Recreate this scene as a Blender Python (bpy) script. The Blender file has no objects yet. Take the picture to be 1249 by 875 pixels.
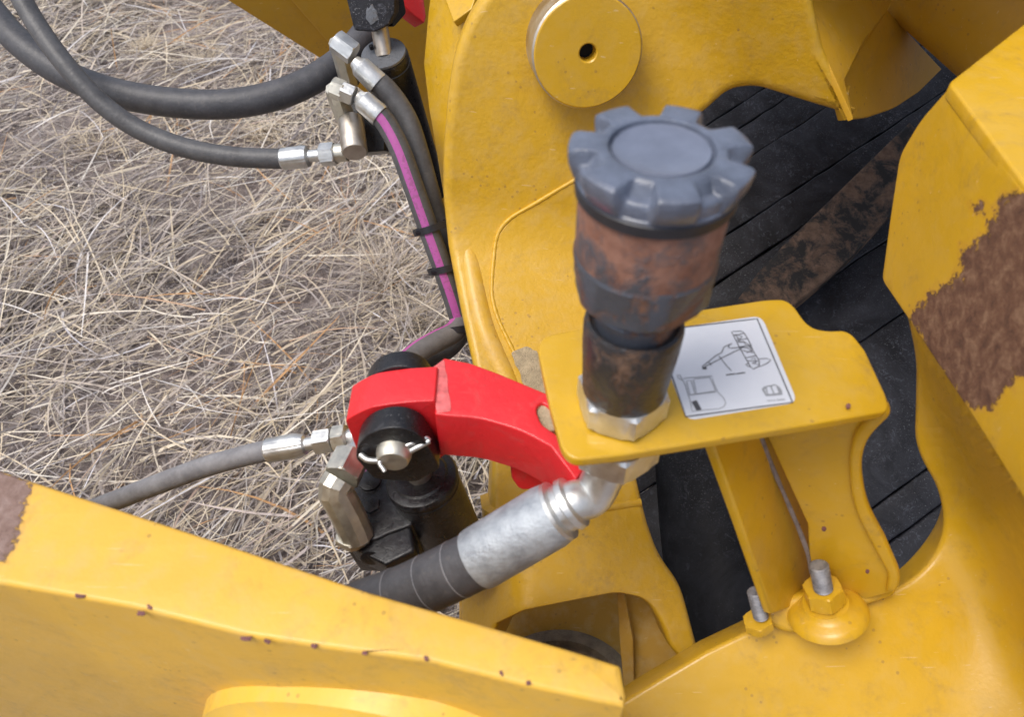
import bpy, bmesh, math, random
import numpy as np
from mathutils import Vector, Matrix

random.seed(7); rng = np.random.default_rng(7)
S = bpy.context.scene
COL = S.collection
# ------------------------------------------------------------------ camera
H = 0.95                       # camera height above the ground, metres
TILT = math.radians(42)        # from straight down
FPX = 930.0; CX, CY = 624.5, 437.5
CAM = Vector((0, 0, H))
R_ = Vector((1, 0, 0)); U_ = Vector((0, math.cos(TILT), math.sin(TILT))); F_ = Vector((0, math.sin(TILT), -math.cos(TILT)))
cd = bpy.data.cameras.new('camera'); cam = bpy.data.objects.new('camera', cd); COL.objects.link(cam)
cam.location = CAM; cam.rotation_euler = (TILT, 0, 0)
cd.sensor_width = 36; cd.lens = FPX / 1249 * 36; cd.clip_start = 0.01; cd.clip_end = 500
cd.dof.use_dof = True; cd.dof.focus_distance = 0.66; cd.dof.aperture_fstop = 13
S.camera = cam
# ------------------------------------------------------------------ world and sun
SUN_EL, SUN_AZ = math.radians(64), math.radians(-116)   # azimuth from +Y, clockwise
w = bpy.data.worlds.new('World'); S.world = w; w.use_nodes = True
nt = w.node_tree; nt.nodes.clear()
sky = nt.nodes.new('ShaderNodeTexSky'); sky.sky_type = 'NISHITA'; sky.sun_disc = False
sky.sun_elevation = SUN_EL; sky.sun_rotation = SUN_AZ; sky.dust_density = 4.0; sky.air_density = 1.0; sky.ozone_density = 1.0
hs = nt.nodes.new('ShaderNodeHueSaturation'); hs.inputs['Saturation'].default_value = 0.62
bg = nt.nodes.new('ShaderNodeBackground'); bg.inputs['Strength'].default_value = 0.15
wo = nt.nodes.new('ShaderNodeOutputWorld')
nt.links.new(sky.outputs[0], hs.inputs['Color']); nt.links.new(hs.outputs[0], bg.inputs[0]); nt.links.new(bg.outputs[0], wo.inputs[0])
sl = bpy.data.lights.new('sun', 'SUN'); sl.energy = 1.5; sl.angle = math.radians(26); sl.color = (1, .95, .88)
so = bpy.data.objects.new('sun', sl); COL.objects.link(so)
sd = Vector((math.sin(SUN_AZ) * math.cos(SUN_EL), math.cos(SUN_AZ) * math.cos(SUN_EL), math.sin(SUN_EL)))
so.rotation_euler = sd.to_track_quat('Z', 'Y').to_euler(); so.location = (0, 0, 5)
S.view_settings.view_transform = 'Standard'; S.view_settings.look = 'None'; S.view_settings.gamma = 1
S.view_settings.exposure = 0.28

# ------------------------------------------------------------------ placing helpers
def ray(px, py): return R_ * ((px - CX) / FPX) + U_ * ((CY - py) / FPX) + F_
def W(px, py, d): return CAM + ray(px, py) * d
def cv(x, y, z): return R_ * x + U_ * y - F_ * z            # a direction in view axes
UP = Vector((0, 0, 1)); BACK = Vector((0, 1, 0))
def px_of(p):
    q = p - CAM; d = q.dot(F_); return CX + FPX * q.dot(R_) / d, CY - FPX * q.dot(U_) / d, d
class Pl:
    def __init__(s, p, n): s.p = p; s.n = n.normalized(); s.n = s.n if s.n.dot(CAM - p) > 0 else -s.n
    def at(s, px, py):
        r = ray(px, py); return CAM + r * ((s.p - CAM).dot(s.n) / r.dot(s.n))
    def off(s, h): return Pl(s.p + s.n * h, s.n)
def pn(px, py, d, n): return Pl(W(px, py, d), n)
def p3(a, b, c):
    a, b, c = W(*a), W(*b), W(*c); return Pl(a, (b - a).cross(c - a))

# ------------------------------------------------------------------ object helpers
WL = {}
def props(o, label=None, cat=None, group=None, kind=None):
    if label: o['label'] = label
    if cat: o['category'] = cat
    if group: o['group'] = group
    if kind: o['kind'] = kind
    return o
def thing(name, label, cat, loc, group=None):
    o = bpy.data.objects.new(name, None); COL.objects.link(o); o.empty_display_size = .02
    o.location = loc; WL[o] = Vector(loc); return props(o, label, cat, group)
def link(name, me, mat, parent=None, smooth=35, kind=None, label=None):
    """mesh in world coordinates -> object with its origin at its middle"""
    n = len(me.vertices); co = np.empty(n * 3, 'f'); me.vertices.foreach_get('co', co); co = co.reshape(-1, 3)
    c = Vector(((co.max(0) + co.min(0)) / 2).tolist()); me.transform(Matrix.Translation(-c))
    me.name = name
    if smooth is not None:
        me.polygons.foreach_set('use_smooth', [True] * len(me.polygons)); me.set_sharp_from_angle(angle=math.radians(smooth))
    me.materials.clear(); me.materials.append(mat)
    o = bpy.data.objects.new(name, me); COL.objects.link(o); WL[o] = c
    if parent: o.parent = parent; o.location = c - WL[parent]
    else: o.location = c
    return props(o, label=label, kind=kind)
def bm_link(name, bm, mat, parent=None, **k):
    bmesh.ops.recalc_face_normals(bm, faces=bm.faces)
    me = bpy.data.meshes.new(name); bm.to_mesh(me); bm.free(); return link(name, me, mat, parent, **k)
def rounded(pts, seg=6):
    out = []; n = len(pts)
    for i, p in enumerate(pts):
        r = p[2] if len(p) > 2 else 0; P = Vector(p[:2])
        if r <= 0: out.append(P); continue
        A = Vector(pts[i - 1][:2]); B = Vector(pts[(i + 1) % n][:2])
        a = (A - P); b = (B - P); ra = min(r, a.length * .48); rb = min(r, b.length * .48)
        a = P + a.normalized() * ra; b = P + b.normalized() * rb
        for k in range(seg + 1):
            t = k / seg; out.append(a * (1 - t) ** 2 + P * 2 * t * (1 - t) + b * t * t)
    return out
def plate_mesh(pts3, pl, th, bev, holes3=(), res=3):
    n = pl.n; u = n.orthogonal().normalized(); v = n.cross(u); o = pl.p
    cu = bpy.data.curves.new('c', 'CURVE'); cu.dimensions = '2D'; cu.fill_mode = 'BOTH'
    cu.extrude = max(th / 2 - bev, 0); cu.bevel_depth = bev; cu.bevel_resolution = res; cu.offset = -bev
    for ring in [pts3] + list(holes3):
        sp = cu.splines.new('POLY'); sp.points.add(len(ring) - 1); sp.use_cyclic_u = True
        for i, p in enumerate(ring): q = p - o; sp.points[i].co = (q.dot(u), q.dot(v), 0, 1)
    ob = bpy.data.objects.new('c', cu); COL.objects.link(ob)
    me = bpy.data.meshes.new_from_object(ob.evaluated_get(bpy.context.evaluated_depsgraph_get()))
    bpy.data.objects.remove(ob); bpy.data.curves.remove(cu)
    M = Matrix((u, v, n)).transposed().to_4x4(); M.translation = o - n * (th / 2)
    me.transform(M)
    bm = bmesh.new(); bm.from_mesh(me); bmesh.ops.remove_doubles(bm, verts=bm.verts, dist=1e-6); bm.to_mesh(me); bm.free()
    return me
def plate(name, pts, pl, th, bev, mat, parent=None, holes=(), seg=6, **k):
    P = [pl.at(*q) for q in rounded(pts, seg)]; Hs = [[pl.at(*q) for q in rounded(h, seg)] for h in holes]
    return link(name, plate_mesh(P, pl, th, bev, Hs), mat, parent, **k)
def dist_at(pl, px, py):
    r = ray(px, py); return (pl.p - CAM).dot(pl.n) / r.dot(pl.n)
def smin(a, b, k):
    h = max(k - abs(a - b), 0) / k; return min(a, b) - h * h * k * .25
def sst(a, b, x):
    t = max(0, min(1, (x - a) / (b - a))); return t * t * (3 - 2 * t)
def warp(me, pl, dfun, xs, ys):
    """cut a flat plate along a grid and bend it onto the curved surface given by dfun"""
    bm = bmesh.new(); bm.from_mesh(me)
    for x in xs: bmesh.ops.bisect_plane(bm, geom=bm.verts[:] + bm.edges[:] + bm.faces[:], plane_co=CAM, plane_no=ray(x, 0).cross(ray(x, 900)), dist=1e-7)
    for y in ys: bmesh.ops.bisect_plane(bm, geom=bm.verts[:] + bm.edges[:] + bm.faces[:], plane_co=CAM, plane_no=ray(0, y).cross(ray(900, y)), dist=1e-7)
    for v in bm.verts:
        h = (v.co - pl.p).dot(pl.n); f = v.co - pl.n * h; x, y, _ = px_of(f)
        n = pl.n
        if h < -.0002:
            e = 3.0; P0 = W(x, y, dfun(x, y)); n = (W(x + e, y, dfun(x + e, y)) - P0).cross(W(x, y - e, dfun(x, y - e)) - P0).normalized()
            if n.dot(CAM - P0) < 0: n = -n
            n = (n + pl.n).normalized()
        v.co = W(x, y, dfun(x, y)) + n * h
    bm.to_mesh(me); bm.free(); return me
def wplate(name, pts, pl, th, bev, mat, parent, dfun, xs, ys, holes=(), seg=6, **k):
    P = [pl.at(*q) for q in rounded(pts, seg)]; Hs = [[pl.at(*q) for q in rounded(h, seg)] for h in holes]
    return link(name, warp(plate_mesh(P, pl, th, bev, Hs), pl, dfun, xs, ys), mat, parent, **k)
def frame_of(axis):
    a = axis.normalized(); u = a.cross(Vector((.3, .2, 1)) if abs(a.z) < .9 else Vector((1, 0, 0))).normalized(); return a, u, a.cross(u)
def lathe(bm, base, axis, prof, n=48, phase=0, rf=None, cap=True):
    a, u, v = frame_of(axis); rings = []
    for s, r in prof:
        ring = []
        for i in range(n):
            t = 2 * math.pi * i / n + phase; rr = rf(t, s, r) if rf else r
            ring.append(bm.verts.new(base + a * s + (u * math.cos(t) + v * math.sin(t)) * rr))
        rings.append(ring)
    for A, B in zip(rings, rings[1:]):
        for i in range(n): bm.faces.new((A[i], A[(i + 1) % n], B[(i + 1) % n], B[i]))
    if cap:
        bm.faces.new(rings[0]); bm.faces.new(rings[-1])
    return bm
def turned(name, base, axis, prof, mat, parent=None, n=48, phase=0, **k):
    return bm_link(name, lathe(bmesh.new(), base, axis, prof, n, phase), mat, parent, **k)
def hexprof(R, h, s0=0): return [(s0, R * .93), (s0 + R * .07, R), (s0 + h - R * .07, R), (s0 + h, R * .93)]
def hexnut(name, base, axis, R, h, mat, parent=None, phase=0, **k):
    """six flats with the corners rounded off at both ends"""
    def rf(t, s, r):
        a = (t - phase) % (math.pi / 3) - math.pi / 6
        return min(R * .866 / math.cos(a), r)
    c = R * .07
    bm = lathe(bmesh.new(), base, axis, [(0, R * .9), (c, R), (h - c, R), (h, R * .9), (h + c * .2, R * .78)], 72, phase, rf)
    return bm_link(name, bm, mat, parent, smooth=22, **k)
def crimped(name, base, axis, prof, mat, parent):
    rf = lambda t, s, r: r * (1 + .035 * abs(math.sin(5 * t)) ** .5 * (1 if .002 < s < .9 * prof[-1][0] else 0))
    return bm_link(name, lathe(bmesh.new(), base, axis, prof, 100, 0, rf), mat, parent, smooth=24)
def spline(pts, n=10):
    P = [Vector(p) for p in pts]; P = [P[0] * 2 - P[1]] + P + [P[-1] * 2 - P[-2]]; out = []
    for i in range(1, len(P) - 2):
        a, b, c, d = P[i - 1:i + 3]
        for k in range(n):
            t = k / n
            out.append(.5 * ((2 * b) + (c - a) * t + (2 * a - 5 * b + 4 * c - d) * t * t + (3 * b - a - 3 * c + d) * t ** 3))
    out.append(P[-2]); return out
def tube_bm(path, r, n=24, roll=0.0, closed_caps=True, uvs=True):
    bm = bmesh.new(); uvl = bm.loops.layers.uv.new('UVMap'); rings = []; L = [0]
    for a, b in zip(path, path[1:]): L.append(L[-1] + (b - a).length)
    nrm = None
    for i, p in enumerate(path):
        t = (path[min(i + 1, len(path) - 1)] - path[max(i - 1, 0)]).normalized()
        if nrm is None: nrm = (CAM - p); 
        nrm = (nrm - t * nrm.dot(t)).normalized(); bn = t.cross(nrm)
        rr = r(L[i] / L[-1]) if callable(r) else r
        rings.append([bm.verts.new(p + (nrm * math.cos(q) + bn * math.sin(q)) * rr) for q in [2 * math.pi * k / n + roll for k in range(n)]])
    for i, (A, B) in enumerate(zip(rings, rings[1:])):
        for k in range(n):
            f = bm.faces.new((A[k], A[(k + 1) % n], B[(k + 1) % n], B[k]))
            for lp, (uu, vv) in zip(f.loops, ((k, i), (k + 1, i), (k + 1, i + 1), (k, i + 1))): lp[uvl].uv = (uu / n, L[vv])
    if closed_caps: bm.faces.new(rings[0]); bm.faces.new(rings[-1])
    return bm
def tube(name, pxs, r, mat, parent=None, n=24, roll=0.0, res=10, raw=False, **k):
    path = spline([p if raw else W(*p) for p in pxs], res) if len(pxs) > 2 else [p if raw else W(*p) for p in pxs]
    return bm_link(name, tube_bm(path, r, n, roll), mat, parent, **k)

def jag(cx, cy, pts, amp=4, n=10):
    out = []
    for i, p in enumerate(pts):
        q = pts[(i + 1) % len(pts)]
        for k in range(n):
            t = k / n; out.append((p[0] + (q[0] - p[0]) * t + random.uniform(-amp, amp), p[1] + (q[1] - p[1]) * t + random.uniform(-amp, amp)))
    return out
def sdist(x, y, poly):
    ins = False; dm = 1e9
    for i, (ax_, ay_) in enumerate(poly):
        bx_, by_ = poly[(i + 1) % len(poly)]; ex, ey = bx_ - ax_, by_ - ay_
        t = max(0, min(1, ((x - ax_) * ex + (y - ay_) * ey) / (ex * ex + ey * ey + 1e-9))); dm = min(dm, math.hypot(x - ax_ - ex * t, y - ay_ - ey * t))
        if (ay_ > y) != (by_ > y) and x < ax_ + (y - ay_) / (by_ - ay_) * ex: ins = not ins
    return dm if ins else -dm
def paint_rust(me, pl, polys, top=.004):
    """per-vertex distance to the rusted area, read by the paint"""
    at = me.attributes.new('rust', 'FLOAT', 'POINT')
    for i, v in enumerate(me.vertices):
        h = (v.co - pl.p).dot(pl.n); x, y, _ = px_of(v.co - pl.n * h); at.data[i].value = max(-60, min(60, max(sdist(x, y, p) for p in polys)))
    return me
def chaikin(pts, n=1):
    for _ in range(n):
        pts = [x for i in range(len(pts)) for x in ((pts[i - 1][0] * .25 + pts[i][0] * .75, pts[i - 1][1] * .25 + pts[i][1] * .75), (pts[i][0] * .75 + pts[(i + 1) % len(pts)][0] * .25, pts[i][1] * .75 + pts[(i + 1) % len(pts)][1] * .25))]
    return pts
# ------------------------------------------------------------------ materials
def mat_new(name):
    m = bpy.data.materials.new(name); m.use_nodes = True; t = m.node_tree; b = t.nodes['Principled BSDF']; return m, t, b
def N(t, typ, **kw):
    n = t.nodes.new(typ)
    for k, v in kw.items():
        if k in n.inputs: n.inputs[k].default_value = v
        else: setattr(n, k, v)
    return n
def noise(t, scale, detail=4, rough=.55, vec=None, dist=0):
    n = N(t, 'ShaderNodeTexNoise'); n.inputs['Scale'].default_value = scale; n.inputs['Detail'].default_value = detail
    n.inputs['Roughness'].default_value = rough; n.inputs['Distortion'].default_value = dist
    if vec: t.links.new(vec, n.inputs['Vector'])
    return n.outputs[0]
def ramp(t, fac, stops, interp='LINEAR'):
    r = t.nodes.new('ShaderNodeValToRGB'); r.color_ramp.interpolation = interp; e = r.color_ramp.elements
    while len(e) < len(stops): e.new(.5)
    for el, (p, c) in zip(e, stops): el.position = p; el.color = tuple(c) + (1,) if len(c) == 3 else c
    t.links.new(fac, r.inputs[0]); return r.outputs[0]
def mix(t, fac, a, b, mode='MIX'):
    m = t.nodes.new('ShaderNodeMix'); m.data_type = 'RGBA'; m.blend_type = mode
    for s, v in ((m.inputs[0], fac), (m.inputs[6], a), (m.inputs[7], b)):
        if isinstance(v, bpy.types.NodeSocket): t.links.new(v, s)
        elif isinstance(v, (int, float)): s.default_value = v
        else: s.default_value = tuple(v) + (1,)
    return m.outputs[2]
def math_(t, op, a, b=None, clamp=False):
    m = t.nodes.new('ShaderNodeMath'); m.operation = op; m.use_clamp = clamp
    for s, v in zip(m.inputs, (a, b)):
        if v is None: continue
        if isinstance(v, bpy.types.NodeSocket): t.links.new(v, s)
        else: s.default_value = v
    return m.outputs[0]
def bump(t, b, h, dist, strength=1.0):
    n = t.nodes.new('ShaderNodeBump'); n.inputs['Distance'].default_value = dist; n.inputs['Strength'].default_value = strength
    t.links.new(h, n.inputs['Height']); t.links.new(n.outputs[0], b.inputs['Normal'])
def pos(t):
    g = t.nodes.new('ShaderNodeNewGeometry'); return g.outputs['Position']

def yellow(name, base=(.63, .368, .016), rough=.40, cast=0.0, chips=0.0, dusty=.12, coat=.16, patch=None):
    m, t, b = mat_new(name); P = pos(t)
    n1 = noise(t, 14, 5, .6, P); n2 = noise(t, 90, 4, .6, P)
    c = mix(t, ramp(t, n1, [(.35, (0, 0, 0)), (.7, (1, 1, 1))]), base, tuple(x * .90 for x in base))
    c = mix(t, math_(t, 'MULTIPLY', ramp(t, n2, [(.45, (0, 0, 0)), (.8, (1, 1, 1))]), dusty), c, (.55, .42, .22))
    # tiny pale and brown specks of dirt
    v = N(t, 'ShaderNodeTexVoronoi'); v.inputs['Scale'].default_value = 160; t.links.new(P, v.inputs['Vector'])
    sp = math_(t, 'MULTIPLY', math_(t, 'LESS_THAN', v.outputs['Distance'], .16), math_(t, 'GREATER_THAN', noise(t, 30, 3, .6, P), .58))
    c = mix(t, math_(t, 'MULTIPLY', sp, .4), c, (.22, .12, .05))
    # smeared grime and thin scratches
    gr = math_(t, 'MULTIPLY', ramp(t, noise(t, 22, 6, .7, P, 1.5), [(.50, (0, 0, 0)), (.72, (1, 1, 1))]), ramp(t, noise(t, 240, 4, .7, P), [(.38, (0, 0, 0)), (.68, (1, 1, 1))]))
    c = mix(t, math_(t, 'MULTIPLY', gr, .55), c, (.25, .16, .07))
    ms = t.nodes.new('ShaderNodeMapping'); ms.inputs['Scale'].default_value = (40, 900, 300); ms.inputs['Rotation'].default_value = (.3, .2, .9); t.links.new(P, ms.inputs[0])
    sc_ = math_(t, 'GREATER_THAN', noise(t, 1, 2, .5, ms.outputs[0]), .735)
    c = mix(t, math_(t, 'MULTIPLY', sc_, .35), c, (.75, .60, .35))
    if chips:
        nn = noise(t, 120, 5, .7, P); k = math_(t, 'GREATER_THAN', nn, 1 - chips)
        c = mix(t, k, c, (.16, .06, .035))
    rgh = ramp(t, n2, [(.3, (rough,) * 3), (.8, (min(1, rough + .18),) * 3)])
    b.inputs['Coat Weight'].default_value = coat; b.inputs['Coat Roughness'].default_value = .12
    pk = None
    if patch:
        at = t.nodes.new('ShaderNodeAttribute'); at.attribute_name = 'rust'
        e = math_(t, 'ADD', at.outputs['Fac'], math_(t, 'MULTIPLY', math_(t, 'SUBTRACT', noise(t, 130, 6, .75, P), .5), 60))
        pk = ramp(t, math_(t, 'MULTIPLY', e, .2, True), [(0, (0, 0, 0)), (.6, (1, 1, 1))])
        halo = ramp(t, math_(t, 'ADD', math_(t, 'MULTIPLY', e, .03), .25, True), [(0, (0, 0, 0)), (.3, (1, 1, 1))])
        c = mix(t, math_(t, 'MULTIPLY', halo, .35), c, (.45, .18, .05))
        r1 = ramp(t, noise(t, 120, 8, .75, P, .3), [(.3, patch[0]), (.5, patch[1]), (.7, patch[2])])
        c = mix(t, pk, c, r1); rgh = mix(t, pk, rgh, (.9, .9, .9))
        iv = math_(t, 'SUBTRACT', 1, pk); t.links.new(math_(t, 'MULTIPLY', iv, coat), b.inputs['Coat Weight'])
    t.links.new(c, b.inputs['Base Color']); t.links.new(rgh, b.inputs['Roughness'])
    if cast:
        mp = noise(t, 260, 5, .62, P); lo = noise(t, 45, 3, .5, P)
        bump(t, b, math_(t, 'ADD', mp, math_(t, 'MULTIPLY', lo, 1.4)), cast)
    elif patch: bump(t, b, math_(t, 'ADD', math_(t, 'MULTIPLY', pk, math_(t, 'SUBTRACT', noise(t, 260, 6, .75, P), 1.1)), math_(t, 'MULTIPLY', noise(t, 420, 3, .5, P), .12)), .0011)
    else: bump(t, b, noise(t, 420, 3, .5, P), .00012)
    return m
def metal(name, c1, c2, rough=.36, metallic=.85, scale=60, bumpd=.0002):
    m, t, b = mat_new(name); P = pos(t); n1 = noise(t, scale, 6, .65, P)
    t.links.new(ramp(t, n1, [(.35, c1), (.62, c2)]), b.inputs['Base Color'])
    t.links.new(ramp(t, noise(t, scale * 2, 4, .6, P), [(.3, (rough,) * 3), (.75, (rough + .22,) * 3)]), b.inputs['Roughness'])
    b.inputs['Metallic'].default_value = metallic; bump(t, b, noise(t, scale * 5, 4, .6, P), bumpd); return m
def rubber(name, c=(.045, .045, .05), c2=(.085, .085, .09), rough=.5, stripe=None):
    m, t, b = mat_new(name); P = pos(t)
    n1 = noise(t, 70, 6, .7, P); col = ramp(t, n1, [(.35, c), (.7, c2)])
    # pale rubbed dust
    col = mix(t, math_(t, 'MULTIPLY', ramp(t, noise(t, 260, 5, .7, P), [(.55, (0, 0, 0)), (.75, (1, 1, 1))]), .35), col, (.2, .18, .16))
    tc = t.nodes.new('ShaderNodeTexCoord'); sx = t.nodes.new('ShaderNodeSeparateXYZ'); t.links.new(tc.outputs['UV'], sx.inputs[0])
    if stripe:
        lo, hi, sc = stripe
        k = math_(t, 'MULTIPLY', math_(t, 'GREATER_THAN', sx.outputs[0], lo), math_(t, 'LESS_THAN', sx.outputs[0], hi))
        wob = math_(t, 'GREATER_THAN', noise(t, 330, 3, .6, P), .36)
        # worn, unreadable lettering printed along the band
        mp = t.nodes.new('ShaderNodeMapping'); mp.inputs['Scale'].default_value = (16, 330, 1); t.links.new(tc.outputs['UV'], mp.inputs[0])
        letters = math_(t, 'MULTIPLY', math_(t, 'GREATER_THAN', noise(t, 1, 2, .5, mp.outputs[0]), .56), math_(t, 'GREATER_THAN', noise(t, 22, 1, .5, P), .5))
        pc = mix(t, math_(t, 'MULTIPLY', letters, .5), sc, (.22, .07, .16))
        col = mix(t, math_(t, 'MULTIPLY', k, math_(t, 'ADD', math_(t, 'MULTIPLY', wob, .25), .75)), col, pc)
    t.links.new(col, b.inputs['Base Color']); b.inputs['Roughness'].default_value = rough
    ws = t.nodes.new('ShaderNodeMapping'); ws.inputs['Scale'].default_value = (3, 500, 1); t.links.new(tc.outputs['UV'], ws.inputs[0])
    bump(t, b, math_(t, 'ADD', noise(t, 300, 4, .6, P), math_(t, 'MULTIPLY', noise(t, 1, 2, .5, ws.outputs[0]), .5)), .0003)
    return m
def plain(name, c, rough=.5, metallic=0, var=.15, scale=50, bumpd=.0001, coat=0):
    m, t, b = mat_new(name); P = pos(t)
    t.links.new(ramp(t, noise(t, scale, 5, .6, P), [(.3, tuple(x * (1 - var) for x in c)), (.7, tuple(min(1, x * (1 + var)) for x in c))]), b.inputs['Base Color'])
    b.inputs['Roughness'].default_value = rough; b.inputs['Metallic'].default_value = metallic
    b.inputs['Coat Weight'].default_value = coat; b.inputs['Coat Roughness'].default_value = .1
    bump(t, b, noise(t, scale * 6, 4, .6, P), bumpd); return m
def rusty(name, paint, amount=.5, scale=45, rough=.6, metallic=.3, c1=(.22, .075, .035), c2=(.36, .17, .1)):
    m, t, b = mat_new(name); P = pos(t)
    n1 = noise(t, scale, 8, .74, P, .3); k = ramp(t, n1, [(amount - .06, (0, 0, 0)), (amount + .05, (1, 1, 1))])
    rc = ramp(t, noise(t, scale * 3, 5, .7, P), [(.3, c1), (.7, c2)])
    t.links.new(mix(t, k, rc, paint), b.inputs['Base Color'])
    t.links.new(ramp(t, k, [(0, (.85,) * 3), (1, (rough,) * 3)]), b.inputs['Roughness'])
    b.inputs['Metallic'].default_value = metallic
    bump(t, b, math_(t, 'ADD', noise(t, scale * 6, 5, .7, P), k), .0005); return m
def black_paint(name, c=(.012, .012, .014), rough=.3, scratch=.5, scale=60, spec=.5):
    m, t, b = mat_new(name); P = pos(t)
    n1 = noise(t, scale * 3, 6, .75, P, 1.2); dust = ramp(t, n1, [(.54, (0, 0, 0)), (.68, (1, 1, 1))])
    big = ramp(t, noise(t, scale * .25, 4, .6, P), [(.4, (0, 0, 0)), (.65, (1, 1, 1))])
    k = math_(t, 'MULTIPLY', math_(t, 'MULTIPLY', dust, big), scratch)
    fine = math_(t, 'GREATER_THAN', noise(t, 620, 3, .7, P), .64)
    area = ramp(t, noise(t, 7, 5, .65, P), [(.42, (0, 0, 0)), (.62, (1, 1, 1))])
    sp = math_(t, 'MULTIPLY', math_(t, 'MULTIPLY', fine, area), scratch)
    film = ramp(t, noise(t, 16, 6, .7, P, 1.0), [(.4, (0, 0, 0)), (.75, (1, 1, 1))])
    col = mix(t, math_(t, 'MULTIPLY', film, .45 * scratch), c, (.10, .105, .13))
    col = mix(t, math_(t, 'MULTIPLY', k, .8), col, (.16, .17, .21)); col = mix(t, math_(t, 'MULTIPLY', sp, .7), col, (.36, .36, .38))
    t.links.new(col, b.inputs['Base Color'])
    t.links.new(ramp(t, n1, [(.3, (rough,) * 3), (.8, (rough + .25,) * 3)]), b.inputs['Roughness'])
    b.inputs['Specular IOR Level'].default_value = spec
    bump(t, b, n1, .0004); return m

Y_CAST = yellow('yellow_cast_paint', cast=.00045, dusty=.25, chips=.265)
Y_LOW = yellow('yellow_dusty_cast_paint', base=(.66, .385, .035), cast=.00045, dusty=.4, chips=.30)
Y_SHEET = yellow('yellow_sheet_paint', rough=.30, dusty=.15)
Y_ARM = yellow('yellow_arm_lit_paint', base=(.82, .51, .065), rough=.42, dusty=.3, chips=.27, coat=.15)  # base lifted above the other yellows, painting in the arm's stronger light
Y_CHEEK = yellow('yellow_rust_patched_paint', rough=.36, patch=((.07, .032, .022), (.17, .082, .048), (.32, .195, .12)))
Y_ARMTOP = yellow('yellow_arm_lit_rust_end_paint', base=(.78, .46, .055), rough=.42, dusty=.3, chips=.27, coat=.15, patch=((.17, .10, .08), (.26, .17, .14), (.38, .28, .25)))  # same painted-in brightness for the arm top, plus its rusted end
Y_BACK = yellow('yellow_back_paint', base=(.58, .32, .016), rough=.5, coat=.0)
Y_POCKET = yellow('yellow_pocket_paint', base=(.50, .29, .04), rough=.6, dusty=.6, coat=0)  # darker, duller yellow for the pocket interior
ZINC = metal('zinc_plate', (.55, .56, .56), (.74, .75, .74), .3)
ZINC_W = metal('weathered_zinc', (.30, .33, .37), (.47, .51, .55), .46, .5, 95, .0004)
STUDM = metal('stud_grey', (.16, .16, .18), (.34, .34, .36), .5, .6, 200)
NICKEL = metal('dull_nickel', (.50, .48, .42), (.68, .66, .58), .36, .9, 70)
STEEL = metal('pin_steel', (.42, .36, .3), (.62, .58, .52), .33, .9, 40)
RUB = rubber('hose_rubber', (.05, .051, .058), (.09, .09, .10))
RUB_L = rubber('hose_rubber_dusty', (.17, .17, .185), (.30, .30, .315), .6)
RUB_M = rubber('hose_rubber_mid', (.06, .06, .065), (.11, .11, .115), .5)
RUB_P = rubber('hose_rubber_purple_band', (.06, .06, .065), (.1, .1, .105), .5, stripe=(.87, .995, (.40, .085, .31)))
RUB_P2 = rubber('hose_rubber_purple_edge', (.11, .105, .105), (.18, .17, .17), .5, stripe=(.08, .26, (.42, .09, .31)))
TIE = plain('tie_nylon', (.02, .02, .025), .45)
BLK = black_paint('black_gloss_paint', (.009, .009, .011), .22, .25, 60)
BLK_T = black_paint('black_worn_paint', (.006, .006, .009), .40, .8, 60, .4)
BLK_D = black_paint('black_dark_paint', (.004, .004, .005), .5, .35, 40, .2)
def red_paint():
    m, t, b = mat_new('red_paint'); P = pos(t)
    c = mix(t, ramp(t, noise(t, 30, 5, .65, P), [(.35, (0, 0, 0)), (.7, (1, 1, 1))]), (.76, .020, .027), (.66, .02, .028))
    c = mix(t, math_(t, 'MULTIPLY', ramp(t, noise(t, 55, 7, .75, P, 1.2), [(.54, (0, 0, 0)), (.70, (1, 1, 1))]), .35), c, (.45, .10, .09))
    c = mix(t, math_(t, 'MULTIPLY', math_(t, 'GREATER_THAN', noise(t, 210, 5, .75, P), .70), .7), c, (.16, .03, .03))
    t.links.new(c, b.inputs['Base Color']); t.links.new(ramp(t, noise(t, 80, 5, .7, P), [(.3, (.32,) * 3), (.7, (.55,) * 3)]), b.inputs['Roughness'])
    b.inputs['Coat Weight'].default_value = .2; bump(t, b, noise(t, 230, 5, .6, P), .0004); return m
RED = red_paint()
RED_W = plain('red_worn_paint', (.70, .15, .15), .5, var=.3, scale=200)
CAPM = plain('cap_rubber', (.11, .13, .18), .33, var=.3, scale=90, bumpd=.0004, coat=.25)  # blue-grey lift in the base stands in for sky reflection
CAPS = plain('cap_skirt_rubber', (.02, .022, .03), .45, var=.3, scale=80)
CAPD = plain('cap_disc_rubber', (.15, .172, .235), .30, var=.16, scale=60, bumpd=.0003)  # lighter base paints the sky's sheen onto the top disc
RUSTB = rusty('coupler_rusty_sleeve', (.10, .105, .125), .52, 34, .45, .3, (.20, .085, .055), (.38, .21, .155))
RUSTD = rusty('coupler_dark_hex', (.085, .095, .12), .43, 46, .38, .3, (.16, .07, .04), (.30, .16, .10))
RUSTL = rusty('coupler_lower_sleeve', (.055, .055, .062), .46, 60, .34, .5, (.12, .065, .04), (.26, .17, .12))
RUSTP = rusty('flaking_rust', (.10, .05, .035), .60, 110, .9, 0, (.16, .07, .04), (.30, .15, .085))
RUSTG = rusty('greyed_rust', (.26, .17, .14), .55, 60, .9, 0, (.2, .12, .09), (.34, .24, .2))
RUSTBAR = rusty('black_bar_rust', (.016, .015, .015), .50, 34, .6, .1, (.09, .055, .038), (.20, .13, .09))
MUD = plain('dried_mud', (.42, .34, .22), .95, var=.25, scale=160, bumpd=.001)
GRIME = plain('grimy_bushing', (.17, .14, .10), .75, var=.35, scale=120, bumpd=.0015)
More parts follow.
